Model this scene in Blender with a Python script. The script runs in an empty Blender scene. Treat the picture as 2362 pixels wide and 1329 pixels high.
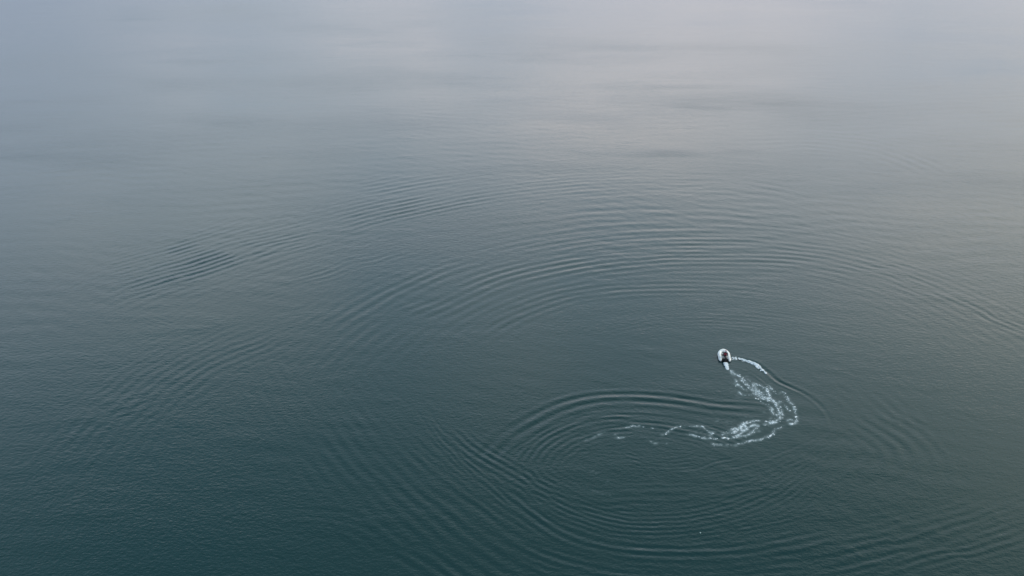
import bpy, bmesh, math, random
import numpy as np
from mathutils import Vector, Matrix

R = math.radians
sc = bpy.context.scene
col = sc.collection

# ---------------------------------------------------------------- camera
cam_d = bpy.data.cameras.new('camera')
cam = bpy.data.objects.new('camera', cam_d)
col.objects.link(cam)
CAM_H = 57.0
cam.location = (0, 0, CAM_H)
cam.rotation_euler = (R(90 - 26), 0, 0)
cam_d.sensor_width = 36
cam_d.angle = R(60)
cam_d.clip_start = 0.5
cam_d.clip_end = 20000
sc.camera = cam

# ---------------------------------------------------------------- world: thin overcast over a hazy sky
CLOUD_LOC = (37.45, 14.85, 0.0)
SUN_EL, SUN_AZ = 32, 68            # degrees above the horizon, clockwise from +Y (view direction)
world = bpy.data.worlds.new('World')
sc.world = world
world.use_nodes = True
nt = world.node_tree
nt.nodes.clear()
N = nt.nodes.new
L = nt.links.new

def math_node(tree, op, a, b=None, clamp=False):
    n = tree.nodes.new('ShaderNodeMath'); n.operation = op; n.use_clamp = clamp
    for i, v in enumerate((a, b)):
        if v is None: continue
        if isinstance(v, (int, float)): n.inputs[i].default_value = v
        else: tree.links.new(v, n.inputs[i])
    return n.outputs[0]

def ramp(tree, fac, stops, interp='EASE'):
    n = tree.nodes.new('ShaderNodeValToRGB')
    n.color_ramp.interpolation = interp
    e = n.color_ramp.elements
    while len(e) > 1: e.remove(e[-1])
    e[0].position, e[0].color = stops[0][0], (*stops[0][1], 1)
    for p, c in stops[1:]:
        k = e.new(p); k.color = (*c, 1)
    tree.links.new(fac, n.inputs[0])
    return n.outputs[0]

def mix(tree, fac, a, b, mode='MIX'):
    n = tree.nodes.new('ShaderNodeMix'); n.data_type = 'RGBA'; n.blend_type = mode
    for s, v in ((n.inputs[0], fac), (n.inputs[6], a), (n.inputs[7], b)):
        if isinstance(v, (int, float)): s.default_value = v
        elif isinstance(v, tuple): s.default_value = (*v, 1)
        else: tree.links.new(v, s)
    return n.outputs[2]

sky = N('ShaderNodeTexSky')
sky.sky_type = 'NISHITA'
sky.sun_disc = False
sky.sun_elevation = R(SUN_EL)
sky.sun_rotation = R(SUN_AZ)
sky.air_density = 1.0
sky.dust_density = 3.0
tc = N('ShaderNodeTexCoord')
sep = N('ShaderNodeSeparateXYZ')
L(tc.outputs['Generated'], sep.inputs[0])
zc = math_node(nt, 'ADD', math_node(nt, 'MAXIMUM', sep.outputs[2], 0.0), 0.14)
cx = math_node(nt, 'DIVIDE', sep.outputs[0], zc)
cy = math_node(nt, 'DIVIDE', sep.outputs[1], zc)
comb = N('ShaderNodeCombineXYZ')
L(cx, comb.inputs[0]); L(cy, comb.inputs[1])
cn = N('ShaderNodeTexNoise')           # cloud sheet seen in perspective
cn.inputs['Scale'].default_value = 1.3
cn.inputs['Detail'].default_value = 5
cn.inputs['Roughness'].default_value = 0.5
cn.inputs['Distortion'].default_value = 0.4
mp = N('ShaderNodeMapping'); mp.inputs['Location'].default_value = CLOUD_LOC
L(comb.outputs[0], mp.inputs[0]); L(mp.outputs[0], cn.inputs['Vector'])
# colour of the cloud sheet: warmer and brighter towards the veiled sun
dot = N('ShaderNodeVectorMath'); dot.operation = 'DOT_PRODUCT'
L(tc.outputs['Generated'], dot.inputs[0])
sd = Vector((math.sin(R(SUN_AZ)) * math.cos(R(SUN_EL)), math.cos(R(SUN_AZ)) * math.cos(R(SUN_EL)), math.sin(R(SUN_EL))))
dot.inputs[1].default_value = sd
glow = math_node(nt, 'MULTIPLY', math_node(nt, 'ADD', dot.outputs['Value'], 1.0), 0.5, True)
base = ramp(nt, glow, SKY_RAMP := [(0.0, (0.62, 0.77, 1.02)), (0.50, (0.68, 0.83, 1.04)), (0.60, (0.93, 1.06, 1.22)), (0.74, (1.16, 1.22, 1.34)), (0.87, (1.14, 1.19, 1.28)), (0.93, (1.30, 1.28, 1.24)), (1.0, (1.62, 1.45, 1.22))], 'LINEAR')
cloud = mix(nt, math_node(nt, 'MULTIPLY', math_node(nt, 'SUBTRACT', cn.outputs['Fac'], 0.32), 2.8, True), (0.68, 0.78, 0.87), (1.46, 1.27, 1.15))
ccol0 = mix(nt, 1.0, base, cloud, 'MULTIPLY')
# a dim bank low on the horizon, the brightest part of the veil above it, greyer overhead
elev = ramp(nt, sep.outputs[2], ELEV_RAMP := [(0.0, (0.70, 0.71, 0.73)), (0.12, (0.95, 0.95, 0.98)), (0.17, (1.29, 1.28, 1.30)), (0.21, (1.54, 1.54, 1.54)), (0.28, (1.89, 1.91, 1.87)),
                                (0.35, (1.70, 1.79, 1.77)), (0.45, (1.27, 1.48, 1.52)), (0.52, (1.05, 1.27, 1.32)), (0.59, (0.74, 1.03, 1.08)), (0.69, (0.36, 0.50, 0.53)), (1.0, (0.38, 0.52, 0.58))], 'LINEAR')
ccol = mix(nt, 1.0, ccol0, elev, 'MULTIPLY')
scale = N('ShaderNodeVectorMath'); scale.operation = 'SCALE'
L(ccol, scale.inputs[0]); scale.inputs['Scale'].default_value = 9.0
final = mix(nt, 0.88, sky.outputs[0], scale.outputs[0])
bg = N('ShaderNodeBackground'); bg.inputs['Strength'].default_value = 0.10
L(final, bg.inputs['Color'])
wo = N('ShaderNodeOutputWorld'); L(bg.outputs[0], wo.inputs['Surface'])

sun_d = bpy.data.lights.new('sun', 'SUN')
sun_d.energy = 1.5
sun_d.angle = R(14)
sun_d.color = (1.0, 0.95, 0.88)
sun = bpy.data.objects.new('sun', sun_d)
col.objects.link(sun)
sun.rotation_euler = (-sd).to_track_quat('-Z', 'Y').to_euler()

sc.view_settings.view_transform = 'Standard'
sc.view_settings.look = 'None'
sc.view_settings.exposure = 0.0
sc.view_settings.gamma = 1.0
sc.view_settings.use_curve_mapping = False

# ---------------------------------------------------------------- helpers
def tag(o, label=None, cat=None, group=None, kind=None):
    for k, v in (('label', label), ('category', cat), ('group', group), ('kind', kind)):
        if v: o[k] = v
    return o

def empty(name, loc, rz=0, rx=0):
    o = bpy.data.objects.new(name, None); col.objects.link(o)
    o.location = loc; o.rotation_euler = (rx, 0, rz); o.empty_display_size = 0.3
    return o

def link_bm(name, bm, mat, parent=None, smooth=True):
    me = bpy.data.meshes.new(name)
    bmesh.ops.recalc_face_normals(bm, faces=bm.faces)
    bm.to_mesh(me); bm.free()
    if smooth: me.polygons.foreach_set('use_smooth', [True] * len(me.polygons))
    me.materials.append(mat)
    o = bpy.data.objects.new(name, me); col.objects.link(o)
    if parent: o.parent = parent
    return o

def material(name, color, rough=0.5, noise=0.0, scale=8.0, metallic=0.0, bump=0.0):
    m = bpy.data.materials.new(name); m.use_nodes = True
    t = m.node_tree; b = t.nodes['Principled BSDF']
    b.inputs['Roughness'].default_value = rough
    b.inputs['Metallic'].default_value = metallic
    n = t.nodes.new('ShaderNodeTexNoise'); n.inputs['Scale'].default_value = scale
    n.inputs['Detail'].default_value = 5
    c = t.nodes.new('ShaderNodeTexCoord'); t.links.new(c.outputs['Object'], n.inputs['Vector'])
    lo = tuple(v * (1 - noise) for v in color); hi = tuple(min(1, v * (1 + noise)) for v in color)
    t.links.new(mix(t, n.outputs['Fac'], lo, hi), b.inputs['Base Color'])
    if bump:
        bp = t.nodes.new('ShaderNodeBump'); bp.inputs['Strength'].default_value = bump
        bp.inputs['Distance'].default_value = 0.02
        t.links.new(n.outputs['Fac'], bp.inputs['Height']); t.links.new(bp.outputs[0], b.inputs['Normal'])
    return m

rng = np.random.default_rng(7)
rnd = random.Random(4)

_grids = {}
def vnoise(x, y, scale, seed):
    """smooth value noise in world metres, -1..1"""
    if seed not in _grids: _grids[seed] = np.random.default_rng(seed).uniform(-1, 1, (256, 256))
    g = _grids[seed]
    u = x / scale + 1000.3; v = y / scale + 1000.7
    i = np.floor(u).astype(np.int64); j = np.floor(v).astype(np.int64)
    fu = u - i; fv = v - j
    fu = fu * fu * (3 - 2 * fu); fv = fv * fv * (3 - 2 * fv)
    a = g[i & 255, j & 255]; b = g[(i + 1) & 255, j & 255]
    c = g[i & 255, (j + 1) & 255]; d = g[(i + 1) & 255, (j + 1) & 255]
    return (a * (1 - fu) + b * fu) * (1 - fv) + (c * (1 - fu) + d * fu) * fv

WAVES = [  # world crest lines: points (x, y, strength), wavelength m, slope deg, waves outside, waves inside, wobble
    ([(-24.74, 89.24, 0.00), (-21.32, 99.57, 0.50), (-14.18, 111.90, 0.90), (-2.06, 123.62, 1.00), (15.34, 131.65, 1.00), (33.30, 133.79, 1.00), (49.93, 130.25, 1.00), (61.19, 120.51, 0.75), (67.38, 109.24, 0.55), (70.82, 96.28, 0.30), (72.97, 89.24, 0.00)], 1.88, 0.85, 6.0, 8.0, 0.18),
    ([(-59.07, 109.24, 0.00), (-55.42, 115.36, 0.60), (-48.53, 123.30, 1.00), (-34.66, 136.18, 1.00), (-17.91, 148.61, 1.00), (5.66, 158.87, 0.80), (26.68, 162.57, 0.60), (47.28, 161.32, 0.00)], 1.93, 0.75, 6.5, 5.5, 0.22),
    ([(6.29, 68.22, 0.00), (2.99, 70.84, 0.70), (1.08, 74.33, 1.00), (2.77, 78.86, 1.00), (7.22, 82.53, 1.00), (13.70, 83.98, 1.00), (20.31, 82.53, 0.80), (24.50, 79.66, 0.50), (26.01, 78.08, 0.00)], 0.82, 2.20, 1.2, 6.0, 0.20),
    ([(2.61, 72.91, 0.00), (4.66, 69.51, 0.80), (9.09, 66.65, 1.00), (14.80, 66.03, 1.00), (20.91, 67.58, 0.90), (26.83, 70.84, 0.70), (31.82, 75.80, 0.40), (35.15, 80.46, 0.00)], 0.65, 2.20, 3.5, 6.0, 0.25),
    ([(-31.38, 104.23, 0.00), (-26.32, 94.19, 0.70), (-20.65, 83.81, 1.00), (-14.41, 74.33, 1.00), (-7.44, 65.73, 1.00), (-0.42, 58.98, 0.90), (4.35, 55.48, 0.00)], 1.35, 0.75, 7.0, 6.5, 0.35),
    ([(-44.99, 71.52, 0.00), (-44.24, 78.08, 0.80), (-42.72, 86.46, 1.00), (-38.97, 95.23, 1.00), (-31.38, 104.23, 0.60), (-23.39, 111.90, 0.00)], 1.54, 0.65, 6.0, 5.0, 0.60),
    ([(-1.20, 60.57, 0.00), (4.51, 58.46, 0.80), (11.95, 57.44, 1.00), (21.50, 58.20, 1.00), (31.80, 60.57, 1.00), (43.65, 65.13, 1.00), (57.56, 71.52, 0.50), (65.06, 76.55, 0.00)], 0.79, 0.90, 4.0, 6.0, 0.45),
    ([(31.16, 70.84, 0.00), (36.50, 73.61, 0.70), (40.89, 78.08, 1.00), (42.78, 82.95, 1.00), (41.60, 89.24, 0.70), (38.22, 93.16, 0.00)], 1.50, 0.55, 5.0, 3.0, 0.40),
    ([(-1.39, 73.97, 0.00), (-0.28, 76.55, 0.60), (1.59, 78.86, 0.90), (4.03, 81.28, 0.80), (7.26, 83.12, 0.30), (9.76, 83.81, 0.00)], 0.78, 1.70, 1.5, 3.0, 0.35),
    ([(-0.04, 73.61, 0.00), (1.70, 71.66, 0.70), (3.83, 70.17, 0.90), (6.31, 68.54, 0.80), (9.18, 67.58, 0.50), (12.45, 66.96, 0.00)], 0.78, 1.50, 2.0, 3.2, 0.50),
    ([(-11.10, 86.46, 0.00), (-8.68, 81.28, 0.60), (-5.51, 75.80, 0.80), (-2.68, 72.21, 0.90), (-0.04, 68.86, 0.70), (2.03, 66.34, 0.00)], 0.63, 1.80, 2.5, 2.5, 0.35),
    ([(4.96, 75.80, 0.00), (6.86, 76.93, 0.70), (9.65, 77.31, 0.80), (12.32, 76.40, 0.80), (14.37, 74.70, 0.60), (15.89, 72.91, 0.00)], 0.64, 1.30, 2.5, 2.5, 0.80),
    ([(16.43, 70.84, 0.00), (20.40, 71.18, 0.70), (25.62, 72.91, 0.90), (30.45, 75.80, 0.80), (34.89, 79.66, 0.40), (37.14, 82.11, 0.00)], 0.62, 1.30, 2.5, 3.0, 0.60),
    ([(4.89, 65.73, 0.00), (8.93, 65.01, 0.50), (12.98, 64.77, 0.70), (17.09, 65.01, 0.40), (20.44, 65.43, 0.00)], 0.66, 1.20, 3.0, 1.5, 0.80),
    ([(-0.04, 63.37, 0.00), (3.10, 61.39, 0.80), (6.52, 60.04, 1.00), (10.29, 59.24, 0.60), (14.45, 58.98, 0.00)], 0.90, 1.80, 1.6, 2.0, 0.40),
    ([(-38.49, 113.26, 0.00), (-34.37, 116.79, 0.60), (-28.74, 120.51, 0.80), (-24.22, 124.90, 0.70), (-19.30, 128.54, 0.50), (-14.11, 132.00, 0.00)], 1.55, 0.90, 3.0, 3.0, 0.70),
    ([(12.48, 101.86, 0.00), (17.35, 104.23, 0.60), (22.19, 105.45, 0.90), (28.10, 105.69, 0.90), (32.58, 104.84, 0.60), (38.46, 103.03, 0.00)], 1.07, 1.10, 2.5, 2.0, 0.70),
    ([(-18.12, 100.70, 0.00), (-14.80, 106.44, 0.35), (-9.29, 111.36, 0.70), (-1.68, 119.30, 0.90), (8.52, 124.90, 1.00), (20.50, 128.20, 1.00), (31.15, 129.05, 1.10), (42.52, 128.54, 0.70), (48.49, 127.20, 0.50), (52.60, 125.88, 0.00)], 1.67, 1.50, 3.6, 3.0, 0.12),
    ([(-5.14, 100.70, 0.00), (0.00, 107.45, 0.70), (7.88, 113.40, 1.00), (15.71, 115.79, 1.00), (24.13, 116.36, 0.90), (32.15, 115.93, 0.60), (37.42, 114.37, 0.15), (41.92, 112.71, 0.00)], 1.53, 1.60, 3.2, 1.6, 0.10),
    ([(-9.30, 133.79, 0.00), (-0.07, 139.80, 0.60), (16.57, 144.40, 0.90), (31.89, 145.43, 0.90), (42.80, 143.38, 0.70), (52.83, 139.41, 0.00)], 2.98, 0.70, 2.0, 2.5, 0.40),
    ([(-24.68, 99.57, 0.00), (-20.94, 107.95, 0.60), (-14.11, 117.52, 0.80), (-5.50, 126.87, 0.80), (4.90, 133.79, 0.50), (12.20, 136.55, 0.00)], 1.98, 0.90, 2.0, 1.5, 0.40),
    ([(-56.53, 115.79, 0.00), (-54.34, 117.52, 0.60), (-50.89, 120.51, 0.90), (-47.90, 122.99, 1.20), (-44.00, 127.20, 1.30), (-42.75, 128.88, 0.05), (-40.44, 130.60, 0.50), (-35.57, 133.79, 0.45), (-30.58, 137.49, 0.00)], 1.44, 3.00, 9.0, 3.0, 0.15),
    ([(-58.46, 128.54, 0.00), (-54.96, 132.36, 0.60), (-51.17, 135.99, 0.90), (-47.26, 139.99, 0.60), (-45.31, 142.37, 0.05), (-41.28, 145.85, 0.00)], 1.83, 1.60, 3.0, 3.0, 0.25),
    ([(-41.86, 126.87, 0.00), (-40.13, 129.39, 0.90), (-37.45, 132.71, 1.00), (-35.18, 135.25, 0.20), (-33.29, 136.55, 0.50), (-28.09, 139.99, 0.50), (-24.09, 142.97, 0.30), (-21.26, 144.40, 0.00)], 1.88, 1.50, 3.2, 1.6, 0.20),
    ([(-27.99, 139.41, 0.00), (-24.78, 142.57, 0.70), (-21.34, 145.02, 1.10), (-17.77, 147.32, 1.30), (-13.37, 150.13, 0.90), (-6.48, 154.17, 0.30), (-0.08, 156.49, 0.00)], 1.77, 2.80, 5.5, 1.8, 0.15),
    ([(-27.44, 155.32, 0.00), (-23.68, 157.44, 0.80), (-19.10, 160.33, 1.00), (-13.52, 163.32, 0.50), (-2.66, 167.72, 0.00)], 2.16, 1.50, 5.0, 2.5, 0.20),
    ([(-51.75, 108.98, 0.00), (-49.34, 107.32, 0.80), (-45.73, 105.45, 1.00), (-42.10, 103.27, 0.30), (-40.01, 102.09, 0.00)], 0.88, 1.00, 1.5, 1.5, 0.30),
    ([(50.47, 125.55, 0.00), (53.38, 123.30, 0.80), (57.10, 121.74, 1.10), (59.44, 117.82, 0.70), (62.41, 114.37, 0.60), (65.22, 109.77, 0.70), (65.84, 107.32, 0.90), (68.20, 103.63, 0.70), (69.90, 99.57, 0.00)], 1.33, 1.30, 3.0, 2.0, 0.30),
    ([(74.01, 137.49, 0.00), (76.61, 133.79, 0.70), (79.83, 126.04, 0.70), (81.85, 119.00, 0.00)], 1.64, 0.70, 2.0, 2.0, 0.50),
    ([(19.06, 108.21, 0.00), (23.98, 108.98, 0.70), (31.13, 108.73, 0.90), (36.72, 107.19, 0.60), (44.61, 104.23, 0.50), (51.89, 100.70, 0.00)], 1.25, 0.90, 2.2, 2.2, 0.50),
    ([(49.63, 189.84, 0.00), (64.46, 191.49, 0.70), (77.16, 186.60, 0.80), (83.50, 174.58, 0.60), (85.80, 163.83, 0.00)], 3.19, 0.80, 3.0, 3.0, 0.50),
    ([(31.09, 158.87, 0.00), (38.14, 161.32, 0.70), (47.49, 158.87, 0.70), (56.77, 151.90, 0.00)], 2.96, 0.80, 2.0, 2.0, 0.50),
    ([(-3.42, 74.70, 0.00), (-2.89, 76.70, 0.50), (-1.46, 79.34, 0.80), (1.06, 82.28, 0.90), (5.19, 85.74, 1.10), (9.38, 87.65, 1.20), (13.54, 88.02, 1.25), (17.60, 87.65, 1.20), (20.57, 86.91, 1.10), (23.45, 86.01, 0.90), (27.35, 85.56, 0.50), (29.04, 85.39, 0.00)], 1.55, 3.20, 1.0, 1.7, 0.08),
    ([(20.68, 87.28, 0.00), (23.62, 86.82, 0.60), (26.16, 86.91, 1.00), (28.57, 86.46, 0.60), (29.73, 86.10, 0.00)], 1.21, 2.60, 0.6, 0.5, 0.10),
    ([(2.71, 76.93, 0.00), (3.82, 79.66, 0.60), (5.73, 81.69, 0.80), (8.46, 83.47, 1.00), (11.05, 83.98, 1.00), (14.00, 83.64, 0.90), (17.47, 82.95, 0.70), (20.30, 81.94, 0.50), (22.41, 80.95, 0.00)], 1.18, 2.20, 0.8, 2.4, 0.25),
    ([(4.89, 74.33, 0.00), (5.96, 77.31, 0.70), (7.74, 79.66, 1.00), (10.48, 81.11, 0.80), (13.42, 81.69, 0.70), (16.73, 81.28, 0.30), (18.10, 80.87, 0.00)], 0.83, 2.00, 0.8, 1.6, 0.40),
    ([(-7.80, 82.53, 0.00), (-5.71, 79.66, 0.70), (-3.65, 77.23, 1.00), (-0.81, 74.48, 1.00), (1.71, 72.21, 0.90), (4.71, 70.51, 0.40), (7.65, 69.51, 0.00)], 0.90, 2.40, 2.4, 2.6, 0.30),
    ([(-14.76, 83.81, 0.00), (-10.36, 78.86, 0.50), (-6.28, 73.61, 0.80), (-3.06, 70.17, 0.90), (-0.04, 66.96, 0.70), (3.18, 63.94, 0.00)], 0.98, 1.50, 1.5, 2.5, 0.30),
    ([(-2.27, 73.61, 0.00), (-0.04, 70.17, 0.60), (2.14, 67.52, 0.90), (4.26, 65.37, 1.00), (6.59, 63.71, 1.10), (8.97, 62.91, 1.30), (11.34, 62.45, 1.40), (13.74, 62.28, 1.10), (16.57, 62.23, 0.70), (20.61, 62.57, 0.60), (24.80, 63.37, 0.50), (29.26, 64.83, 0.30), (34.10, 66.96, 0.00)], 0.98, 2.90, 0.9, 1.9, 0.15),
    ([(12.98, 64.83, 0.00), (17.83, 64.65, 0.30), (20.77, 65.07, 0.80), (22.90, 65.43, 1.20), (24.90, 66.03, 1.00), (27.85, 66.96, 0.30), (32.66, 68.86, 0.20), (37.92, 71.52, 0.00)], 0.59, 2.50, 0.8, 1.4, 0.20),
    ([(17.50, 67.27, 0.00), (18.99, 67.39, 0.90), (21.14, 66.71, 0.90), (22.66, 66.15, 0.00)], 0.48, 2.00, 1.2, 1.6, 0.20),
    ([(6.37, 69.51, 0.00), (9.36, 69.51, 0.50), (13.66, 69.64, 0.80), (18.00, 69.97, 0.60), (24.26, 70.98, 0.50), (32.04, 73.61, 0.00)], 0.97, 1.50, 3.0, 2.4, 0.90),
    ([(9.06, 75.80, 0.00), (11.77, 75.65, 0.70), (14.44, 75.21, 1.00), (17.13, 75.06, 0.80), (19.98, 75.80, 0.00)], 0.71, 1.80, 2.0, 2.0, 0.60),
    ([(16.04, 73.90, 0.00), (17.37, 73.83, 0.80), (19.21, 74.12, 1.20), (21.23, 75.21, 1.30), (22.86, 75.65, 1.10), (23.63, 75.80, 0.00)], 0.75, 2.80, 0.5, 0.6, 0.10),
    ([(20.57, 74.19, 0.00), (22.35, 74.12, 1.00), (24.52, 74.77, 1.10), (26.81, 75.80, 0.90), (29.51, 77.31, 0.60), (32.88, 79.26, 0.40), (36.03, 81.69, 0.00)], 0.76, 2.40, 0.6, 0.5, 0.15),
    ([(27.78, 96.39, 0.00), (28.93, 96.18, 0.70), (30.22, 95.23, 0.90), (31.09, 93.37, 1.10), (31.84, 91.17, 1.30), (33.00, 89.72, 1.30), (34.16, 88.39, 1.10), (35.09, 86.46, 0.70), (35.50, 84.24, 0.40), (35.31, 81.69, 0.15), (34.89, 79.66, 0.00)], 1.16, 4.00, 0.8, 0.3, 0.05),
    ([(27.91, 94.60, 0.00), (29.01, 93.57, 0.80), (29.94, 91.96, 1.00), (30.59, 90.39, 0.80), (31.06, 89.24, 0.00)], 0.67, 2.60, 0.9, 1.0, 0.10),
    ([(38.79, 83.38, 0.00), (39.88, 81.69, 0.80), (41.03, 79.66, 1.00), (41.52, 77.31, 1.00), (41.17, 75.06, 0.70), (39.94, 72.21, 0.00)], 1.60, 1.15, 3.5, 3.0, 0.30),
    ([(20.03, 60.04, 0.00), (25.98, 60.57, 0.60), (32.30, 61.95, 0.80), (39.06, 63.94, 0.70), (46.59, 66.96, 0.50), (55.00, 70.84, 0.00)], 1.04, 1.60, 4.0, 2.0, 0.50),
    ([(31.99, 58.98, 0.00), (37.47, 61.12, 0.80), (42.34, 62.34, 1.00), (47.61, 63.94, 0.80), (53.73, 66.34, 0.00)], 0.86, 1.60, 1.5, 1.5, 0.40),
    ([(-25.05, 70.31, 0.00), (-23.26, 70.04, 0.90), (-21.45, 69.64, 0.90), (-20.06, 69.12, 0.00)], 0.42, 1.60, 1.5, 1.5, 0.20),
    ([(-47.26, 79.66, 0.00), (-45.17, 83.81, 0.60), (-42.22, 86.46, 0.70), (-39.14, 89.24, 0.30), (-36.50, 94.19, 0.00)], 1.82, 0.50, 3.0, 3.0, 0.60),
    ([(-25.86, 66.96, 0.00), (-17.41, 66.34, 0.50), (-11.19, 62.79, 0.70), (-6.14, 58.98, 0.70), (-3.00, 56.45, 0.00)], 1.16, 1.20, 2.5, 1.5, 0.60),
]
FOAM = [  # world foam strands: points (x, y, density), half width m
    ([(26.92, 93.98, 0.50), (26.99, 93.37, 0.70), (27.69, 92.46, 0.80), (28.05, 90.88, 1.00), (28.46, 89.53, 1.00), (29.16, 88.21, 1.10), (30.06, 87.37, 1.10), (30.50, 86.37, 1.20), (30.64, 84.86, 1.10), (30.12, 83.47, 0.90), (29.02, 82.28, 0.70), (27.99, 82.03, 0.50)], 0.28),
    ([(27.01, 92.96, 0.30), (27.02, 90.68, 0.60), (27.37, 89.53, 0.60), (28.16, 88.96, 0.70), (28.93, 87.93, 0.80), (29.79, 86.91, 0.80)], 0.22),
    ([(26.78, 88.96, 0.60), (27.20, 88.11, 0.60), (28.26, 88.30, 0.40), (28.93, 86.91, 0.40), (29.63, 85.74, 0.70), (29.83, 84.24, 0.80), (30.21, 83.64, 0.70)], 0.22),
    ([(28.46, 92.36, 0.30), (28.94, 90.88, 0.50), (29.87, 90.00, 0.80), (30.24, 89.24, 0.90), (30.18, 87.83, 0.90)], 0.22),
    ([(28.94, 90.88, 0.50), (29.00, 89.24, 0.80), (29.91, 88.77, 0.60)], 0.22),
    ([(30.59, 90.39, 0.20), (30.78, 89.53, 0.70), (31.17, 88.30, 0.60), (32.01, 88.77, 0.50), (32.13, 87.19, 0.60), (32.40, 85.65, 0.80), (32.15, 83.90, 0.90), (31.95, 82.70, 0.60), (31.24, 83.12, 0.50), (30.74, 82.53, 0.30)], 0.17),
    ([(31.05, 86.91, 0.30), (31.48, 85.74, 0.40), (31.68, 84.68, 0.30)], 0.22),
    ([(31.90, 82.70, 0.60), (31.41, 82.36, 0.60), (30.40, 82.03, 0.35), (28.95, 81.11, 0.50), (28.62, 80.38, 0.80), (27.78, 79.74, 0.90), (26.62, 79.26, 0.80), (25.21, 78.86, 0.80), (24.06, 78.31, 0.50), (22.35, 78.39, 0.60), (21.42, 78.39, 0.60)], 0.17),
    ([(30.07, 83.29, 0.50), (29.31, 82.45, 0.70), (27.54, 82.95, 0.40), (26.06, 82.45, 0.80), (25.17, 81.53, 0.90), (24.30, 80.62, 0.70), (22.96, 80.62, 0.30), (21.79, 80.71, 0.40)], 0.22),
    ([(27.48, 82.11, 0.60), (26.78, 82.03, 0.80), (25.79, 81.28, 0.90), (24.38, 79.74, 0.90), (23.24, 79.50, 0.80), (21.92, 79.50, 0.90), (20.77, 79.66, 0.70), (19.55, 80.22, 0.70), (18.95, 80.54, 0.50)], 0.19),
    ([(26.35, 82.45, 0.80), (25.62, 82.03, 0.90), (26.51, 81.69, 0.70), (27.44, 81.94, 0.60), (26.39, 80.62, 0.50), (25.31, 80.06, 0.70), (24.05, 79.74, 0.80)], 0.22),
    ([(25.59, 81.28, 0.30), (24.91, 81.44, 0.50), (23.81, 80.79, 0.40), (23.08, 80.06, 0.40)], 0.28),
    ([(21.83, 80.46, 0.50), (21.28, 81.53, 0.60), (20.67, 81.86, 0.60), (19.45, 81.78, 0.20), (18.63, 81.78, 0.60), (18.23, 81.69, 1.00), (17.47, 81.11, 0.70), (16.96, 80.62, 1.00), (16.36, 80.14, 0.30)], 0.13),
    ([(16.32, 81.11, 0.10), (15.65, 81.44, 0.20), (13.84, 81.94, 0.42), (12.70, 81.69, 0.45), (12.14, 81.36, 0.25), (11.06, 81.20, 0.20), (9.65, 80.38, 0.14), (8.23, 79.26, 0.10), (6.86, 78.39, 0.06)], 0.11),
    ([(11.37, 80.46, 0.30), (11.47, 79.66, 0.35), (12.46, 79.66, 0.20)], 0.14),
    ([(14.59, 79.66, 0.25), (14.88, 79.34, 0.40), (15.08, 78.78, 0.50), (15.76, 78.63, 0.20), (16.80, 78.70, 0.30)], 0.13),
    ([(8.07, 74.19, 0.08), (8.98, 72.84, 0.12), (9.87, 72.07, 0.08)], 0.28),
    ([(7.37, 71.38, 0.08), (8.38, 70.51, 0.12), (9.90, 69.78, 0.06)], 0.17),
    ([(22.82, 82.95, 0.10), (24.19, 82.53, 0.15), (25.35, 83.38, 0.12), (27.37, 83.64, 0.12)], 0.39),
    ([(26.50, 91.17, 0.12), (26.33, 88.77, 0.14), (26.66, 86.91, 0.10)], 0.49),
    ([(27.84, 85.56, 0.16), (28.75, 84.24, 0.20), (29.44, 83.12, 0.15)], 0.49),
    ([(28.72, 90.20, 0.30), (29.66, 88.77, 0.40), (30.70, 86.91, 0.30), (31.46, 85.12, 0.15)], 0.55),
    ([(19.99, 80.79, 0.15), (21.77, 80.14, 0.20), (23.68, 80.22, 0.25), (25.74, 80.87, 0.30), (27.75, 81.28, 0.15)], 0.49),
]
BOW_WAVE = [(27.68, 96.71, 0.80), (28.34, 96.71, 0.90), (28.70, 96.39, 1.00), (29.17, 96.28, 1.00), (29.50, 96.07, 1.20), (29.87, 95.81, 1.20), (30.27, 95.44, 1.20), (30.63, 94.91, 1.10), (30.79, 94.29, 0.90), (30.93, 93.57, 0.50), (31.10, 92.76, 0.15)]
WIND = [  # far wind patches: x, y, half length, half depth, strength
    (-145.7, 352.8, 10.0, 9.0, 1.00), (-118.7, 380.9, 34.1, 15.1, 0.80), (47.6, 243.9, 17.9, 5.6, 0.70), (57.8, 225.8, 20.1, 5.8, 1.00), (36.0, 182.8, 15.7, 2.5, 1.00), (-48.2, 303.9, 11.7, 4.6, 0.70), (-93.6, 275.9, 14.7, 3.8, 0.70), (17.2, 332.0, 9.5, 3.6, 0.80), (-96.9, 181.9, 24.0, 6.7, 0.50), (-8.4, 283.8, 20.5, 4.0, 0.50), (-12.4, 250.7, 14.7, 4.3, 0.50), (-127.4, 226.2, 8.9, 2.2, 0.70), (-49.1, 369.6, 27.9, 6.6, 0.40)]
SPECK = (17.63, 64.56)

def curve(pts, n):
    """Catmull-Rom through pts (rows of k numbers)"""
    P = np.array(pts, float)
    P = np.vstack([2 * P[0] - P[1], P, 2 * P[-1] - P[-2]])
    out = []
    for i in range(1, len(P) - 2):
        for t in np.arange(n) / n:
            a, b, c, d = P[i - 1:i + 3]
            out.append(0.5 * (2 * b + (c - a) * t + (2 * a - 5 * b + 4 * c - d) * t * t + (3 * b - a - 3 * c + d) * t ** 3))
    out.append(P[-2])
    return np.array(out)

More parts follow.
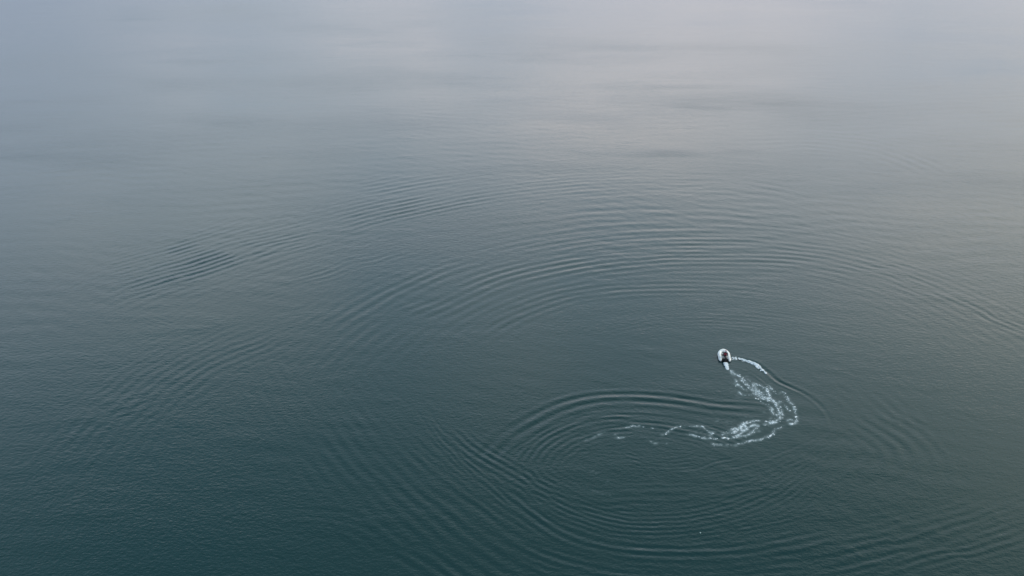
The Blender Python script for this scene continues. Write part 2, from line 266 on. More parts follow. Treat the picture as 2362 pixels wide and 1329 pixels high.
def wave_height(X, Y):
    """sum of the boat's wave trains at world points (flat arrays)"""
    Hh = np.zeros_like(X)
    for wi, (pts, lam, slope, n_out, n_in, wob) in enumerate(WAVES):
        C = curve(pts, 6)
        C[:, 2] = np.maximum(C[:, 2], 0)
        reach = lam * (max(n_out, n_in) + 1.2)
        near = (X > C[:, 0].min() - reach) & (X < C[:, 0].max() + reach) & (Y > C[:, 1].min() - reach) & (Y < C[:, 1].max() + reach)
        idx = np.nonzero(near)[0]
        if not len(idx): continue
        x = X[idx]; y = Y[idx]
        best = np.full(len(idx), 1e9); dist = np.zeros(len(idx)); amp = np.zeros(len(idx)); end = np.zeros(len(idx))
        for a, b in zip(C[:-1], C[1:]):
            ex, ey = b[0] - a[0], b[1] - a[1]
            l2 = ex * ex + ey * ey
            t0 = ((x - a[0]) * ex + (y - a[1]) * ey) / l2
            t = np.clip(t0, 0, 1)
            qx = x - a[0] - t * ex; qy = y - a[1] - t * ey
            d2 = qx * qx + qy * qy
            m = d2 < best
            best[m] = d2[m]
            side = np.sign((ex * (y - a[1]) - ey * (x - a[0])))
            dist[m] = (np.sqrt(d2) * side)[m]
            amp[m] = (a[2] + t * (b[2] - a[2]))[m]
        d = dist + wob * lam * 0.55 * vnoise(x, y, lam * 2.6, 40 + wi)
        u = d / lam
        w = np.where(u > 0, n_out, n_in)
        env = np.exp(-(np.abs(u) / w) ** 2.2 * 1.4)
        patch = np.maximum(0.12, 1 + (0.35 + 1.0 * min(wob, 1)) * vnoise(x, y, lam * 3.0, 90 + wi) + 0.45 * vnoise(x, y, lam * 1.1, 290 + wi))
        A = 2.2 * math.tan(R(slope)) * lam / (2 * math.pi)
        Hh[idx] -= A * amp * env * patch * np.sin(2 * math.pi * u)
    return Hh

def chop(X, Y):
    """small wind ripples that are too long for the bump map"""
    h = np.zeros_like(X)
    r = np.random.default_rng(3)
    for k in range(26):
        lam = r.uniform(1.1, 4.5); th = r.normal(1.45, 0.55)
        kx, ky = math.cos(th) * 2 * math.pi / lam, math.sin(th) * 2 * math.pi / lam
        h += 0.00033 * lam * np.sin(kx * X + ky * Y + r.uniform(0, 6.28)) * (1 + 0.9 * vnoise(X, Y, 9 + 2 * k % 7, 200 + k))
    return h * (0.9 + 0.7 * vnoise(X, Y, 34, 31))

# ---------------------------------------------------------------- where the froth of the wake lies
pts = []
fil = []
for si, (line, wd) in enumerate(FOAM):
    C = curve(line, 10)
    for a, b in zip(C[:-1], C[1:]):
        seg = math.hypot(b[0] - a[0], b[1] - a[1])
        ang = math.atan2(b[1] - a[1], b[0] - a[0])
        dens = max(0, (a[2] + b[2]) / 2)
        n = rng.poisson(seg * dens * (95 + 130 * wd))
        for _ in range(n):
            t = rng.random(); off = rng.normal(0, wd * 0.6)
            # lacy drift across the strand
            x = a[0] + (b[0] - a[0]) * t - math.sin(ang) * off; y = a[1] + (b[1] - a[1]) * t + math.cos(ang) * off
            pts.append((x, y, ang + rng.normal(0, 0.7), rng.lognormal(-3.6, 0.5), dens))
    # fine braided filaments running along the strand
    for m in range(2 if wd < 0.2 else 3):
        if np.max(C[:, 2]) < 0.2: continue
        run = 0.0
        for a, b in zip(C[:-1], C[1:]):
            seg = math.hypot(b[0] - a[0], b[1] - a[1]); ang = math.atan2(b[1] - a[1], b[0] - a[0])
            dens = max(0, (a[2] + b[2]) / 2)
            for t in np.arange(0, 1, 0.034 / max(seg, 0.034)):
                sx = np.array([run + t * seg])
                off = wd * (1.1 * vnoise(sx, np.array([m * 17.0 + si * 5]), 0.8, 301)[0] + 0.35 * vnoise(sx, np.array([m * 9.0 + si]), 0.25, 302)[0])
                if vnoise(sx, np.array([m * 3.0 + si * 7.7]), 0.55, 303)[0] * 0.5 + 0.5 > 0.10 + 0.62 * dens: continue
                if rng.random() > 0.35 + 0.9 * vnoise(sx, np.array([m * 5.0 + si * 3.1]), 0.16, 304)[0]: continue
                off += rng.normal(0, 0.035)
                fil.append((a[0] + (b[0] - a[0]) * t - math.sin(ang) * off, a[1] + (b[1] - a[1]) * t + math.cos(ang) * off, ang + rng.normal(0, 0.35), rng.lognormal(-3.65, 0.5), dens))
            run += seg
P_ = np.array(pts)
lace = np.abs(vnoise(P_[:, 0], P_[:, 1], 0.55, 71)) + 0.35 * np.abs(vnoise(P_[:, 0], P_[:, 1], 0.23, 72))
clump = vnoise(P_[:, 0], P_[:, 1], 1.3, 73)
fil = np.array(fil); n_loose = len(P_)
keep = (lace < 0.19 + 0.13 * clump) | (rng.random(len(P_)) < 0.12)
P_ = np.vstack([P_[keep], fil])

# density of the froth on an 8 cm grid, blurred: the pale air-filled water between the flecks
froth, FX0, FY0, FC = np.zeros((520, 520)), 2.0, 66.0, 0.08
np.add.at(froth, (np.clip(((P_[:, 0] - FX0) / FC).astype(int), 0, 519), np.clip(((P_[:, 1] - FY0) / FC).astype(int), 0, 519)), 1.0)
def blur(g, n):
    for _ in range(n):
        g = (np.roll(g, 1, 0) + 2 * g + np.roll(g, -1, 0)) / 4
        g = (np.roll(g, 1, 1) + 2 * g + np.roll(g, -1, 1)) / 4
    return g
froth = 0.7 * blur(froth, 1) + 0.75 * blur(froth, 6)
solid = (P_[:, 4] > 0.20) & (rng.random(len(P_)) < 0.40 * np.clip(P_[:, 4] * 1.3, 0.15, 1.1))
P_ = P_[solid]

# ---------------------------------------------------------------- water: one sheet, densest where the boat has been
def build_water():
    th = np.concatenate([np.arange(-180, -42, 3.0), np.linspace(-42, 42, 1180), np.arange(45, 180, 3.0)])
    el = np.linspace(47.5, 7.2, 800)
    r_in = np.array([4, 12, 22, 32, 42, 48.0])
    r_mid = CAM_H / np.tan(np.radians(el))
    r_out = np.array([480, 540, 640, 800, 1100, 1600, 2600, 4500, 8000.0])
    rr = np.concatenate([r_in[r_in < r_mid[0] - 1], r_mid, r_out])
    nt_, nr = len(th), len(rr)
    T, RR = np.meshgrid(np.radians(th), rr)
    X = (RR * np.sin(T)).ravel(); Y = (RR * np.cos(T)).ravel()
    dense = (np.abs(np.degrees(T)) < 42.5) & (RR < 470) & (RR > r_mid[0] - 0.5)
    Z = np.zeros_like(X)
    di = np.nonzero(dense.ravel())[0]
    Z[di] = wave_height(X[di], Y[di])
    fade = np.clip((430 - RR.ravel()[di]) / 250, 0, 1)
    Z[di] += chop(X[di], Y[di]) * fade
    co = np.column_stack([X, Y, Z])
    co = np.vstack([co, [[0, 0, 0]]])
    i = np.arange(nr - 1)[:, None] * nt_ + np.arange(nt_)[None, :]
    j = np.arange(nr - 1)[:, None] * nt_ + (np.arange(nt_)[None, :] + 1) % nt_
    quads = np.stack([i, i + nt_, j + nt_, j], -1).reshape(-1, 4)[:, ::-1]
    quads = quads[:, ::-1]
    c0 = np.full(nt_, len(co) - 1)
    tris = np.stack([c0, np.arange(nt_), (np.arange(nt_) + 1) % nt_], -1)
    loops = np.concatenate([quads.ravel(), tris.ravel()]).astype(np.int32)
    starts = np.concatenate([np.arange(len(quads)) * 4, len(quads) * 4 + np.arange(len(tris)) * 3]).astype(np.int32)
    me = bpy.data.meshes.new('water')
    me.vertices.add(len(co)); me.vertices.foreach_set('co', co.ravel().astype(np.float32))
    me.loops.add(len(loops)); me.loops.foreach_set('vertex_index', loops)
    me.polygons.add(len(starts)); me.polygons.foreach_set('loop_start', starts)
    me.update(calc_edges=True)
    me.polygons.foreach_set('use_smooth', np.ones(len(starts), bool))
    # how much churned, air-filled water lies behind the boat
    aer = np.zeros(len(co))
    ci = np.nonzero((co[:, 0] > 0) & (co[:, 0] < 40) & (co[:, 1] > 66) & (co[:, 1] < 99))[0]
    u = np.clip((co[ci, 0] - FX0) / FC - 0.5, 0, 518); v = np.clip((co[ci, 1] - FY0) / FC - 0.5, 0, 518)
    iu = u.astype(int); iv = v.astype(int); fu = u - iu; fv = v - iv
    aer[ci] = np.clip((froth[iu, iv] * (1 - fu) + froth[iu + 1, iv] * fu) * (1 - fv) + (froth[iu, iv + 1] * (1 - fu) + froth[iu + 1, iv + 1] * fu) * fv, 0, 2.5)
    # separate wind-ruffled patches on the far water
    ru = np.zeros(len(co)); far = np.nonzero((co[:, 1] > 150) & (co[:, 1] < 900))[0]
    fx_, fy_ = co[far, 0], co[far, 1]
    for k, (px, py, hw, hh, st_) in enumerate(WIND):
        wx = fx_ + 0.5 * hw * vnoise(fx_, fy_, hw * 0.9, 500 + k); wy = fy_ + 0.8 * hh * vnoise(fx_ * 0.5, fy_, hh * 1.5, 520 + k)
        ru[far] += st_ * np.exp(-((wx - px) / hw) ** 2 - ((wy - py) / hh) ** 2) * (0.75 + 0.5 * vnoise(fx_ * 0.25, fy_, 2.2, 540 + k))
    ra = me.attributes.new('wind_ruffle', 'FLOAT', 'POINT'); ra.data.foreach_set('value', ru.astype(np.float32))
    at = me.attributes.new('aeration', 'FLOAT', 'POINT'); at.data.foreach_set('value', aer.astype(np.float32))
    o = bpy.data.objects.new('water', me); col.objects.link(o)
    if me.polygons[0].normal.z < 0:
        me.flip_normals()
    return o

def water_material():
    m = bpy.data.materials.new('water'); m.use_nodes = True
    t = m.node_tree; b = t.nodes['Principled BSDF']
    b.inputs['IOR'].default_value = 1.333
    geo = t.nodes.new('ShaderNodeNewGeometry')
    # calm slicks and faintly ruffled areas
    big = t.nodes.new('ShaderNodeTexNoise'); big.inputs['Scale'].default_value = 0.012
    big.inputs['Detail'].default_value = 4; big.inputs['Roughness'].default_value = 0.55
    mpb = t.nodes.new('ShaderNodeMapping'); mpb.inputs['Scale'].default_value = (0.7, 1.5, 1); mpb.inputs['Location'].default_value = (40, 17, 0)
    t.links.new(geo.outputs['Position'], mpb.inputs[0]); t.links.new(mpb.outputs[0], big.inputs['Vector'])
    ruff = ramp(t, big.outputs['Fac'], [(0.3, (0.35,) * 3), (0.5, (0.75,) * 3), (0.68, (1.5,) * 3)], 'LINEAR')
    # ripples: two elongated noises and a fine one
    def nz(scale, stretch, rot, detail, loc):
        n = t.nodes.new('ShaderNodeTexNoise'); n.inputs['Scale'].default_value = scale
        n.inputs['Detail'].default_value = detail; n.inputs['Roughness'].default_value = 0.55
        q = t.nodes.new('ShaderNodeMapping'); q.inputs['Scale'].default_value = (1, stretch, 1)
        q.inputs['Rotation'].default_value = (0, 0, R(rot)); q.inputs['Location'].default_value = (loc, loc * 1.3, 0)
        t.links.new(geo.outputs['Position'], q.inputs[0]); t.links.new(q.outputs[0], n.inputs['Vector'])
        return n.outputs['Fac']
    a = nz(1.5, 1.5, 28, 2, 3.0)
    c = nz(1.2, 1.8, -16, 2, 11.0)
    d = nz(3.4, 1.25, 10, 3, 5.0)
    ra = t.nodes.new('ShaderNodeAttribute'); ra.attribute_name = 'wind_ruffle'
    # long low streaks of ruffled water between the slicks
    st = t.nodes.new('ShaderNodeTexNoise'); st.inputs['Scale'].default_value = 1.0
    st.inputs['Detail'].default_value = 8; st.inputs['Roughness'].default_value = 0.68
    ms = t.nodes.new('ShaderNodeMapping'); ms.inputs['Scale'].default_value = (0.014, 0.036, 1); ms.inputs['Rotation'].default_value = (0, 0, R(-6)); ms.inputs['Location'].default_value = STREAK_LOC
    t.links.new(geo.outputs['Position'], ms.inputs[0]); t.links.new(ms.outputs[0], st.inputs['Vector'])
    streak = ramp(t, st.outputs['Fac'], [(0.48, (0.0,) * 3), (0.60, (0.6,) * 3), (0.66, (1.0,) * 3)], 'EASE')
    ruff = math_node(t, 'ADD', ruff, math_node(t, 'ADD', math_node(t, 'MULTIPLY', streak, 0.4), math_node(t, 'MULTIPLY', ra.outputs['Fac'], 1.05)))

    s = math_node(t, 'ADD', math_node(t, 'MULTIPLY', math_node(t, 'ADD', a, c), 0.5), math_node(t, 'MULTIPLY', d, 0.55))
    h = math_node(t, 'MULTIPLY', s, ruff)
    bp = t.nodes.new('ShaderNodeBump'); bp.inputs['Strength'].default_value = 1.0
    bp.inputs['Distance'].default_value = 0.044
    t.links.new(h, bp.inputs['Height']); t.links.new(bp.outputs[0], b.inputs['Normal'])
    b.inputs['Roughness'].default_value = 0.06
    # cat's-paws: isolated little flocks of sharper ripples
    e = nz(0.42, 1.7, 6, 4, 21.0)
    mk = nz(0.06, 1.8, -4, 6, 8.0)
    mk2 = ramp(t, mk, [(0.52, (0.0,) * 3), (0.60, (0.35,) * 3), (0.68, (1.0,) * 3)], 'EASE')
    h2 = math_node(t, 'MULTIPLY', math_node(t, 'MULTIPLY', e, mk2), 0.8)
    h = math_node(t, 'ADD', h, h2)
    t.links.new(h, bp.inputs['Height'])
    # body colour: deep green-blue, paler where air is churned in
    at = t.nodes.new('ShaderNodeAttribute'); at.attribute_name = 'aeration'
    body = mix(t, big.outputs['Fac'], (0.003, 0.026, 0.028), (0.005, 0.031, 0.033))
    af = math_node(t, 'MULTIPLY', at.outputs['Fac'], 0.30, True)
    t.links.new(mix(t, af, body, (0.42, 0.50, 0.52)), b.inputs['Base Color'])
    return m

STREAK_LOC = (5.3, 2.1, 0)
water = build_water()
water.data.materials.append(water_material())
tag(water, kind='structure')

# ---------------------------------------------------------------- foam
M_foam = material('foam', (0.72, 0.76, 0.78), 0.85, 0.10, 6.0)

def foam_mesh(name, blobs, label):
    """blobs: x, y, z, length, width, angle, height - low irregular domes lying on the water, joined"""
    V = []; Fc = []
    for (x, y, z, l, w, a, hh) in blobs:
        n = 6; k0 = len(V)
        ca, sa = math.cos(a), math.sin(a)
        V.append((x, y, z + hh))
        for ring, (rs, hz) in enumerate(((0.62, 0.7), (1.0, -0.25))):
            for i in range(n):
                f = rs * rnd.uniform(0.7, 1.25)
                px = math.cos(i * 2 * math.pi / n) * l * f; py = math.sin(i * 2 * math.pi / n) * w * f
                V.append((x + px * ca - py * sa, y + px * sa + py * ca, z + hh * hz))
        for i in range(n):
            j = (i + 1) % n
            Fc.append((k0, k0 + 1 + i, k0 + 1 + j))
            Fc.append((k0 + 1 + i, k0 + 1 + n + i, k0 + 1 + n + j, k0 + 1 + j))
    me = bpy.data.meshes.new(name); me.from_pydata(V, [], Fc); me.update()
    me.materials.append(M_foam)
    o = bpy.data.objects.new(name, me); col.objects.link(o)
    return tag(o, label, 'foam', kind='stuff')

def surface_z(x, y):
    x = np.asarray(x, float); y = np.asarray(y, float)
    return wave_height(x, y) + chop(x, y)

Zf = surface_z(P_[:, 0], P_[:, 1])
foam_mesh('wake_foam', [(p[0], p[1], z + 0.006, p[3] * 1.5, p[3] * 0.9, p[2], 0.018 + 0.15 * p[3]) for p, z in zip(P_, Zf)],
          'lacy white foam trail curving in an S behind the small boat')

# breaking bow wave on the boat's right side
C = curve(BOW_WAVE, 12)
bl = []
for a, b in zip(C[:-1], C[1:]):
    seg = math.hypot(b[0] - a[0], b[1] - a[1]); ang = math.atan2(b[1] - a[1], b[0] - a[0])
    s = (a[2] + b[2]) / 2
    for _ in range(rng.poisson(seg * 105 * s)):
        t = rng.random(); off = -abs(rng.normal(0, 0.26)) * (0.5 + s * 0.6) + 0.1
        x = a[0] + (b[0] - a[0]) * t - math.sin(ang) * off; y = a[1] + (b[1] - a[1]) * t + math.cos(ang) * off
        if vnoise(np.array([x]), np.array([y]), 0.30, 77)[0] * (0.3 - off) > 0.20 or off < -0.45: continue
        q = rng.lognormal(-3.0, 0.45)
        hz = max(0.0, 0.13 * s * (1 - abs(off + 0.05) / 0.4)) * rng.random()
        bl.append((x, y, hz, q * 1.4, q, ang + rng.normal(0, 0.4), 0.03 + 0.3 * q))
zz = surface_z([b[0] for b in bl], [b[1] for b in bl])
foam_mesh('bow_wave_foam', [(b[0], b[1], b[2] + z, *b[3:]) for b, z in zip(bl, zz)],
          'bright white breaking crest arcing off the right side of the boat')

# ---------------------------------------------------------------- the boat
BOAT = Vector((26.80, 97.0, 0.0))
HEAD = R(-5)                       # bow away from the camera, a little to the left
bl = []
for _ in range(230):
    s = rng.random() ** 0.8
    q = rng.lognormal(-2.7, 0.35) * (1.1 - 0.4 * s)
    y = -1.55 - 1.6 * s; x = rng.normal(0, 0.12 * (1 - 0.5 * s)) + 0.07 * s
    cx_, sx_ = math.cos(HEAD), math.sin(HEAD)
    bl.append((BOAT.x + x * cx_ - y * sx_, BOAT.y + x * sx_ + y * cx_, 0.16 * (1 - s) * rng.random(), q, q * 1.5, HEAD + rng.normal(0, 0.4), 0.04 + 0.3 * q))
zz = surface_z([b[0] for b in bl], [b[1] for b in bl])
foam_mesh('propeller_wash', [(b[0], b[1], b[2] + z, *b[3:]) for b, z in zip(bl, zz)],
          'narrow white jet of foam straight behind the outboard motor')

M_tube = material('white_rubber', (0.82, 0.82, 0.80), 0.38, 0.05, 5.0)
M_floor = material('pale_grey_floor', (0.50, 0.50, 0.50), 0.6, 0.12, 14.0, bump=0.2)
M_black = material('black_plastic', (0.015, 0.015, 0.017), 0.35, 0.2, 20.0)
M_grey = material('grey_metal', (0.30, 0.31, 0.32), 0.35, 0.15, 20.0, metallic=0.7)
M_wood = material('dark_board', (0.03, 0.028, 0.028), 0.45, 0.3, 9.0)
M_strake = material('grey_rubbing_strip', (0.12, 0.12, 0.13), 0.6, 0.1, 12.0)

def sweep(bm, path, radii, seg=16, cap=True, flat=1.0):
    """tube through path points (Vectors) with per-point radius"""
    rings = []
    n = len(path)
    for i, p in enumerate(path):
        t = (path[min(i + 1, n - 1)] - path[max(i - 1, 0)]).normalized()
        up = Vector((0, 0, 1)) if abs(t.z) < 0.95 else Vector((0, 1, 0))
        s = t.cross(up).normalized(); u = s.cross(t).normalized()
        rings.append([bm.verts.new(p + (s * math.cos(a) + u * math.sin(a) * flat) * radii[i]) for a in [k * 2 * math.pi / seg for k in range(seg)]])
    for a, b in zip(rings[:-1], rings[1:]):
        for k in range(seg):
            bm.faces.new((a[k], a[(k + 1) % seg], b[(k + 1) % seg], b[k]))
    if cap:
        bm.faces.new(rings[0][::-1]); bm.faces.new(rings[-1])

def box(bm, c, s, bevel=0.0, rot=None):
    r = bmesh.ops.create_cube(bm, size=1.0)
    vs = r['verts']
    bmesh.ops.scale(bm, vec=s, verts=vs)
    if bevel:
        es = list({e for v in vs for e in v.link_edges})
        g = bmesh.ops.bevel(bm, geom=es, offset=bevel, segments=2, affect='EDGES', profile=0.6)
        vs = list({v for f_ in g['faces'] for v in f_.verts} | {v for v in vs if v.is_valid})
    if rot: bmesh.ops.rotate(bm, cent=(0, 0, 0), matrix=rot, verts=vs)
    bmesh.ops.translate(bm, vec=c, verts=vs)

boat = empty('inflatable_boat', BOAT, HEAD, R(3.0))
tag(boat, 'small white inflatable boat with rounded bow heading away across the lake', 'boat')
TR, HB = 0.225, 0.56              # tube radius, half beam to tube centres
path = []; rad = []
for t in np.linspace(0, 1, 9):    # left tube from its stern cone forward
    path.append(Vector((-HB, -1.28 + 1.38 * t, 0.20 + 0.02 * t))); rad.append(TR * min(1, 0.30 + 2.6 * t))
for k in range(1, 18):
    a = math.pi - math.pi * k / 18
    path.append(Vector((HB * math.cos(a), 0.10 + 0.78 * math.sin(a) ** 0.9, 0.22 + 0.16 * math.sin(a) ** 2))); rad.append(TR * (1 - 0.06 * math.sin(a)))
for t in np.linspace(1, 0, 9):
    path.append(Vector((HB, -1.28 + 1.38 * t, 0.20 + 0.02 * t))); rad.append(TR * min(1, 0.30 + 2.6 * t))
bm = bmesh.new(); sweep(bm, path, rad, 20)
tube = link_bm('air_tube', bm, M_tube, boat)
# rubbing strip round the outside
bm = bmesh.new()
sp = []
for i, p in enumerate(path[2:-2]):
    q = Vector((p.x, p.y - 0.2, 0)) if p.y > 0.2 else Vector((p.x, 0, 0))
    q.normalize(); sp.append(Vector((p.x, p.y, p.z - 0.02)) + q * (rad[i + 2] + 0.008))
sweep(bm, sp, [0.022] * len(sp), 8)
link_bm('rubbing_strip', bm, M_strake, tube)
# grab rope in loops on top of the tube
for s in (-1, 1):
    bm = bmesh.new()
    rp = [Vector((s * (HB + 0.12 + 0.02 * abs(math.sin(k * 0.9))), -1.0 + k * 0.062, 0.43 + 0.02 * abs(math.sin(k * 0.9)))) for k in range(18)]
    sweep(bm, rp, [0.011] * len(rp), 6)
    link_bm('grab_rope', bm, M_black, tube)
# floor with a shallow V
bm = bmesh.new()
fl = []
for k in range(0, 11):
    y = -1.12 + k * 0.17; hw = 0.48 if y < 0.1 else 0.48 * math.sqrt(max(0.02, 1 - ((y - 0.1) / 0.6) ** 2))
    fl.append([bm.verts.new((x * hw, y, 0.06 + 0.03 * abs(x))) for x in (-1, -0.5, 0, 0.5, 1)])
for a, b in zip(fl[:-1], fl[1:]):
    for i in range(4): bm.faces.new((a[i], a[i + 1], b[i + 1], b[i]))
g = bmesh.ops.solidify(bm, geom=bm.faces[:], thickness=0.03)
link_bm('floor', bm, M_floor, boat)
bm = bmesh.new(); box(bm, (0, -1.12, 0.24), (0.80, 0.05, 0.42), 0.012)
link_bm('transom', bm, M_wood, boat)
bm = bmesh.new(); box(bm, (0, -0.52, 0.335), (0.86, 0.24, 0.03), 0.01)
link_bm('seat', bm, M_floor, boat)
bm = bmesh.new(); box(bm, (0, 0.20, 0.345), (0.84, 0.22, 0.03), 0.01)
link_bm('seat', bm, M_floor, boat)
# outboard motor
bm = bmesh.new(); box(bm, (0, -1.26, 0.66), (0.26, 0.36, 0.30), 0.07)
motor = link_bm('outboard_motor', bm, M_black, boat)
bm = bmesh.new(); box(bm, (0, -1.28, 0.22), (0.11, 0.20, 0.60), 0.03)
box(bm, (0, -1.16, 0.48), (0.2, 0.10, 0.12), 0.02)
link_bm('motor_leg', bm, M_black, motor)
bm = bmesh.new(); sweep(bm, [Vector((0.03, -1.12, 0.60)), Vector((0.10, -0.92, 0.62)), Vector((0.16, -0.76, 0.62))], [0.018, 0.018, 0.024], 8)
link_bm('tiller', bm, M_black, motor)
bm = bmesh.new()
for k in range(3):
    box(bm, (0, -1.42, -0.20), (0.035, 0.015, 0.20), 0.004, Matrix.Rotation(k * 2 * math.pi / 3, 3, 'Y'))
sweep(bm, [Vector((0, -1.36, -0.20)), Vector((0, -1.45, -0.20))], [0.03, 0.02], 8)
link_bm('propeller', bm, M_grey, motor)

# ---------------------------------------------------------------- the person steering
M_skin = material('skin', (0.42, 0.24, 0.17), 0.5, 0.08, 12.0)
M_cloth = material('black_cloth', (0.018, 0.018, 0.022), 0.85, 0.3, 18.0)
M_vest = material('red_vest', (0.20, 0.013, 0.026), 0.75, 0.2, 14.0)
M_cap = material('pale_pink_cap', (0.70, 0.42, 0.44), 0.8, 0.08, 14.0)
M_hair = material('dark_hair', (0.02, 0.015, 0.012), 0.7, 0.2, 30.0)
M_shoe = material('grey_shoe', (0.08, 0.08, 0.08), 0.7, 0.2, 20.0)

def skin_chain(name, verts, edges, radii, mat, parent, root=0, sub=2):
    me = bpy.data.meshes.new(name); me.from_pydata([tuple(v) for v in verts], edges, []); me.update()
    o = bpy.data.objects.new(name, me); col.objects.link(o)
    md = o.modifiers.new('skin', 'SKIN'); md.use_smooth_shade = True
    lay = me.skin_vertices[0].data
    for i, r in enumerate(radii):
        lay[i].radius = (r, r) if not isinstance(r, tuple) else r
        lay[i].use_root = (i == root)
    s2 = o.modifiers.new('sub', 'SUBSURF'); s2.levels = sub; s2.render_levels = sub
    dg = bpy.context.evaluated_depsgraph_get()
    nm = bpy.data.meshes.new_from_object(o.evaluated_get(dg))
    o.modifiers.clear(); o.data = nm
    if not nm.materials: nm.materials.append(mat)
    else: nm.materials[0] = mat
    nm.polygons.foreach_set('use_smooth', [True] * len(nm.polygons))
    if parent: o.parent = parent
    return o

seat_pt = Matrix.Rotation(HEAD, 3, 'Z') @ Vector((0.05, -0.58, 0.0))
person = empty('person', BOAT + seat_pt, HEAD - R(4))
tag(person, 'person in black with red vest and pale cap sitting at the outboard tiller', 'person')
HZ = 0.40                                          # hip height on the seat
V = [(0, 0, HZ + 0.06), (0.01, 0.03, HZ + 0.22), (0.02, 0.07, HZ + 0.40), (0.02, 0.08, HZ + 0.52), (0.025, 0.10, HZ + 0.60),   # pelvis .. neck base, neck
     (-0.10, 0.02, HZ + 0.03), (-0.14, 0.42, HZ + 0.10), (-0.15, 0.52, HZ - 0.28),                                         # left leg
     (0.10, 0.02, HZ + 0.03), (0.15, 0.42, HZ + 0.10), (0.16, 0.50, HZ - 0.28),                                            # right leg
     (-0.19, 0.08, HZ + 0.47), (-0.27, 0.14, HZ + 0.22), (-0.17, 0.36, HZ + 0.14),                                         # left arm to the knee
     (0.22, 0.07, HZ + 0.47), (0.30, -0.06, HZ + 0.26), (0.16, -0.22, HZ + 0.24)]                                          # right arm back to the tiller
E_ = [(0, 1), (1, 2), (2, 3), (3, 4), (0, 5), (5, 6), (6, 7), (0, 8), (8, 9), (9, 10), (3, 11), (11, 12), (12, 13), (3, 14), (14, 15), (15, 16)]
Rr = [(0.15, 0.115), (0.145, 0.11), (0.165, 0.115), (0.10, 0.08), 0.055, 0.095, 0.068, 0.045, 0.095, 0.068, 0.045, 0.065, 0.047, 0.034, 0.065, 0.047, 0.034]
body = skin_chain('body', V, E_, Rr, M_cloth, person)
# vest: short sleeveless shell over the chest
bm = bmesh.new()
prof = [(0.165, 0.140, HZ + 0.24, 0.040), (0.185, 0.152, HZ + 0.28, 0.048), (0.195, 0.158, HZ + 0.32, 0.055), (0.195, 0.155, HZ + 0.42, 0.07), (0.155, 0.125, HZ + 0.50, 0.085), (0.085, 0.085, HZ + 0.54, 0.095)]
rings = [[bm.verts.new((0.015 + a * math.cos(k * math.pi / 10), c + b * math.sin(k * math.pi / 10), z)) for k in range(20)] for a, b, z, c in prof]
for a, b in zip(rings[:-1], rings[1:]):
    for k in range(20): bm.faces.new((a[k], a[(k + 1) % 20], b[(k + 1) % 20], b[k]))
link_bm('life_vest', bm, M_vest, person)
# head with face, ears and hair
HC = Vector((0.03, 0.135, HZ + 0.735))
bm = bmesh.new()
bmesh.ops.create_uvsphere(bm, u_segments=24, v_segments=16, radius=1.0)
for v in bm.verts:
    x, y, z = v.co
    jaw = 1 - 0.28 * max(0, -z) ** 1.5
    fx = 0.078 * x * jaw; fy = 0.098 * y * (1 - 0.12 * max(0, -z)); fz = 0.118 * z
    if y > 0.3: fy *= 0.97
    if y > 0.80 and abs(x) < 0.25 and -0.35 < z < 0.12: fy += 0.018 * (1 - abs(x) / 0.25)      # nose
    if y > 0.7 and 0.2 < abs(x) < 0.55 and 0.0 < z < 0.25: fy -= 0.010                            # eye sockets
    v.co = Vector((fx, fy, fz))
bmesh.ops.translate(bm, vec=HC, verts=bm.verts)
head = link_bm('head', bm, M_skin, person)
bm = bmesh.new(); sweep(bm, [HC + Vector((-0.005, -0.045, -0.15)), HC + Vector((0, -0.02, -0.06))], [0.052, 0.050], 14)
link_bm('neck', bm, M_skin, person)
for s in (-1, 1):
    bm = bmesh.new(); bmesh.ops.create_uvsphere(bm, u_segments=10, v_segments=8, radius=0.03)
    bmesh.ops.scale(bm, vec=(0.35, 0.7, 1.1), verts=bm.verts); bmesh.ops.translate(bm, vec=HC + Vector((s * 0.079, -0.008, -0.005)), verts=bm.verts)
    link_bm('ear', bm, M_skin, head)
    bm = bmesh.new(); bmesh.ops.create_uvsphere(bm, u_segments=10, v_segments=8, radius=0.012)
    bmesh.ops.translate(bm, vec=HC + Vector((s * 0.030, 0.080, 0.012)), verts=bm.verts)
    link_bm('eye', bm, M_hair, head)
bm = bmesh.new(); box(bm, HC + Vector((0, 0.087, -0.058)), (0.045, 0.012, 0.010), 0.003)
link_bm('mouth', bm, M_vest, head)
bm = bmesh.new(); bmesh.ops.create_uvsphere(bm, u_segments=20, v_segments=12, radius=1.0)
bmesh.ops.delete(bm, geom=[v for v in bm.verts if v.co.z < -0.45 or (v.co.y > 0.2 and v.co.z < 0.3)], context='VERTS')
bmesh.ops.scale(bm, vec=(0.084, 0.104, 0.124), verts=bm.verts); bmesh.ops.translate(bm, vec=HC + Vector((0, -0.004, 0)), verts=bm.verts)
link_bm('hair', bm, M_hair, head)
bm = bmesh.new(); bmesh.ops.create_uvsphere(bm, u_segments=20, v_segments=12, radius=1.0)
bmesh.ops.delete(bm, geom=[v for v in bm.verts if v.co.z < 0.05], context='VERTS')
bmesh.ops.scale(bm, vec=(0.093, 0.115, 0.135), verts=bm.verts); bmesh.ops.translate(bm, vec=HC + Vector((0, 0, 0.015)), verts=bm.verts)
cap = link_bm('cap', bm, M_cap, person)
bm = bmesh.new(); bmesh.ops.create_circle(bm, cap_ends=True, segments=16, radius=1.0)
bmesh.ops.scale(bm, vec=(0.078, 0.085, 1), verts=bm.verts); bmesh.ops.solidify(bm, geom=bm.faces[:], thickness=0.006)
bmesh.ops.translate(bm, vec=HC + Vector((0, 0.115, 0.024)), verts=bm.verts)
link_bm('brim', bm, M_cap, cap)
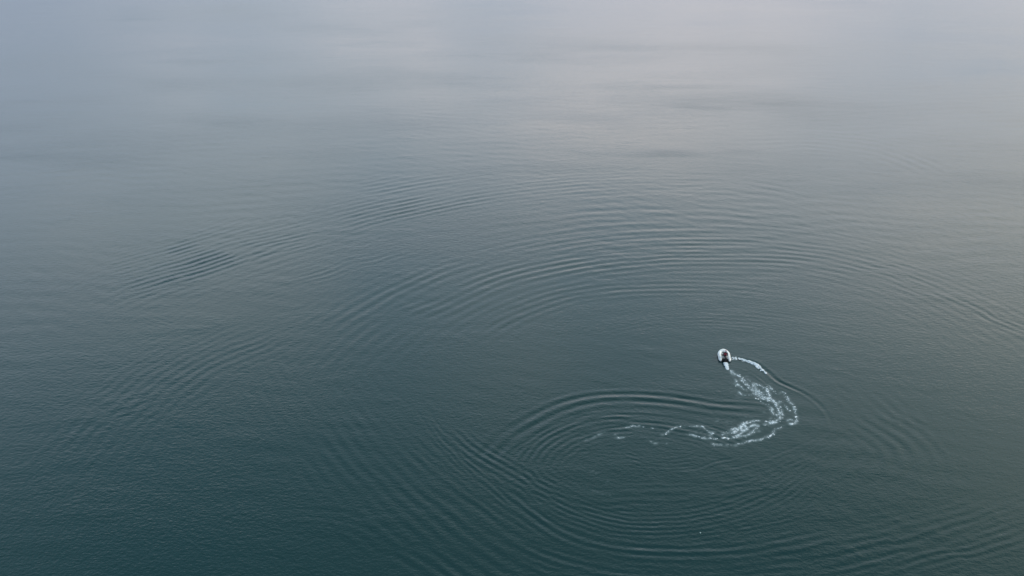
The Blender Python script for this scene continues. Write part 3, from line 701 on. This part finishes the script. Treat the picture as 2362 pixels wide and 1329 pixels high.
# shoes
for s, ay in ((-0.15, 0.56), (0.16, 0.54)):
    bm = bmesh.new(); box(bm, (s, ay, HZ - 0.295), (0.095, 0.25, 0.07), 0.03)
    link_bm('shoe', bm, M_shoe, person)
# hands: palm and five fingers, curled round what they hold
def hand(name, wrist, fwd, down, side):
    f = Vector(fwd).normalized(); dn = Vector(down).normalized(); sd_ = Vector(side).normalized()
    w0 = Vector(wrist)
    verts = [w0, w0 + f * 0.045, w0 + f * 0.085]; edges = [(0, 1), (1, 2)]; rad_ = [(0.026, 0.018), (0.036, 0.017), (0.034, 0.014)]
    for k, ln in enumerate((0.9, 1.0, 0.95, 0.75)):
        b = w0 + f * 0.085 + sd_ * (k - 1.5) * 0.020
        i0 = len(verts)
        verts += [b, b + f * 0.034 * ln + dn * 0.006, b + f * 0.045 * ln + dn * 0.034 * ln, b + f * 0.026 * ln + dn * 0.052 * ln]
        edges += [(2, i0), (i0, i0 + 1), (i0 + 1, i0 + 2), (i0 + 2, i0 + 3)]; rad_ += [0.0095, 0.009, 0.0085, 0.0075]
    i0 = len(verts); tb = w0 + f * 0.03 - sd_ * 0.032
    verts += [tb, tb + f * 0.03 - sd_ * 0.018 + dn * 0.012, tb + f * 0.052 - sd_ * 0.008 + dn * 0.032]
    edges += [(1, i0), (i0, i0 + 1), (i0 + 1, i0 + 2)]; rad_ += [0.012, 0.011, 0.009]
    return skin_chain(name, verts, edges, rad_, M_skin, person, 0, 1)
hand('hand', (-0.17, 0.37, HZ + 0.14), (0.2, 1, -0.2), (0, -0.2, -1), (-1, 0, 0))
hand('hand', (0.155, -0.225, HZ + 0.245), (-0.4, -1, -0.05), (0, 0.1, -1), (1, -0.3, 0))

# ---------------------------------------------------------------- the tiny float near the lower edge
M_float = material('white_float', (0.45, 0.60, 0.55), 0.4, 0.08, 20.0)
fx, fy = SPECK
fz = float(surface_z([fx], [fy])[0])
bm = bmesh.new(); bmesh.ops.create_uvsphere(bm, u_segments=16, v_segments=10, radius=0.06)
bmesh.ops.scale(bm, vec=(1, 1, 0.9), verts=bm.verts)
ball = link_bm('float', bm, M_float)
ball.location = (fx, fy, fz + 0.02)
tag(ball, 'tiny white float alone on dark water in front of the foam trail', 'float')
bm = bmesh.new()
rp = [Vector((0.03 * math.cos(a), 0, 0.08 + 0.03 * math.sin(a))) for a in np.linspace(0, 2 * math.pi, 13)]
sweep(bm, rp, [0.006] * 13, 6)
link_bm('eyelet', bm, M_strake, ball)
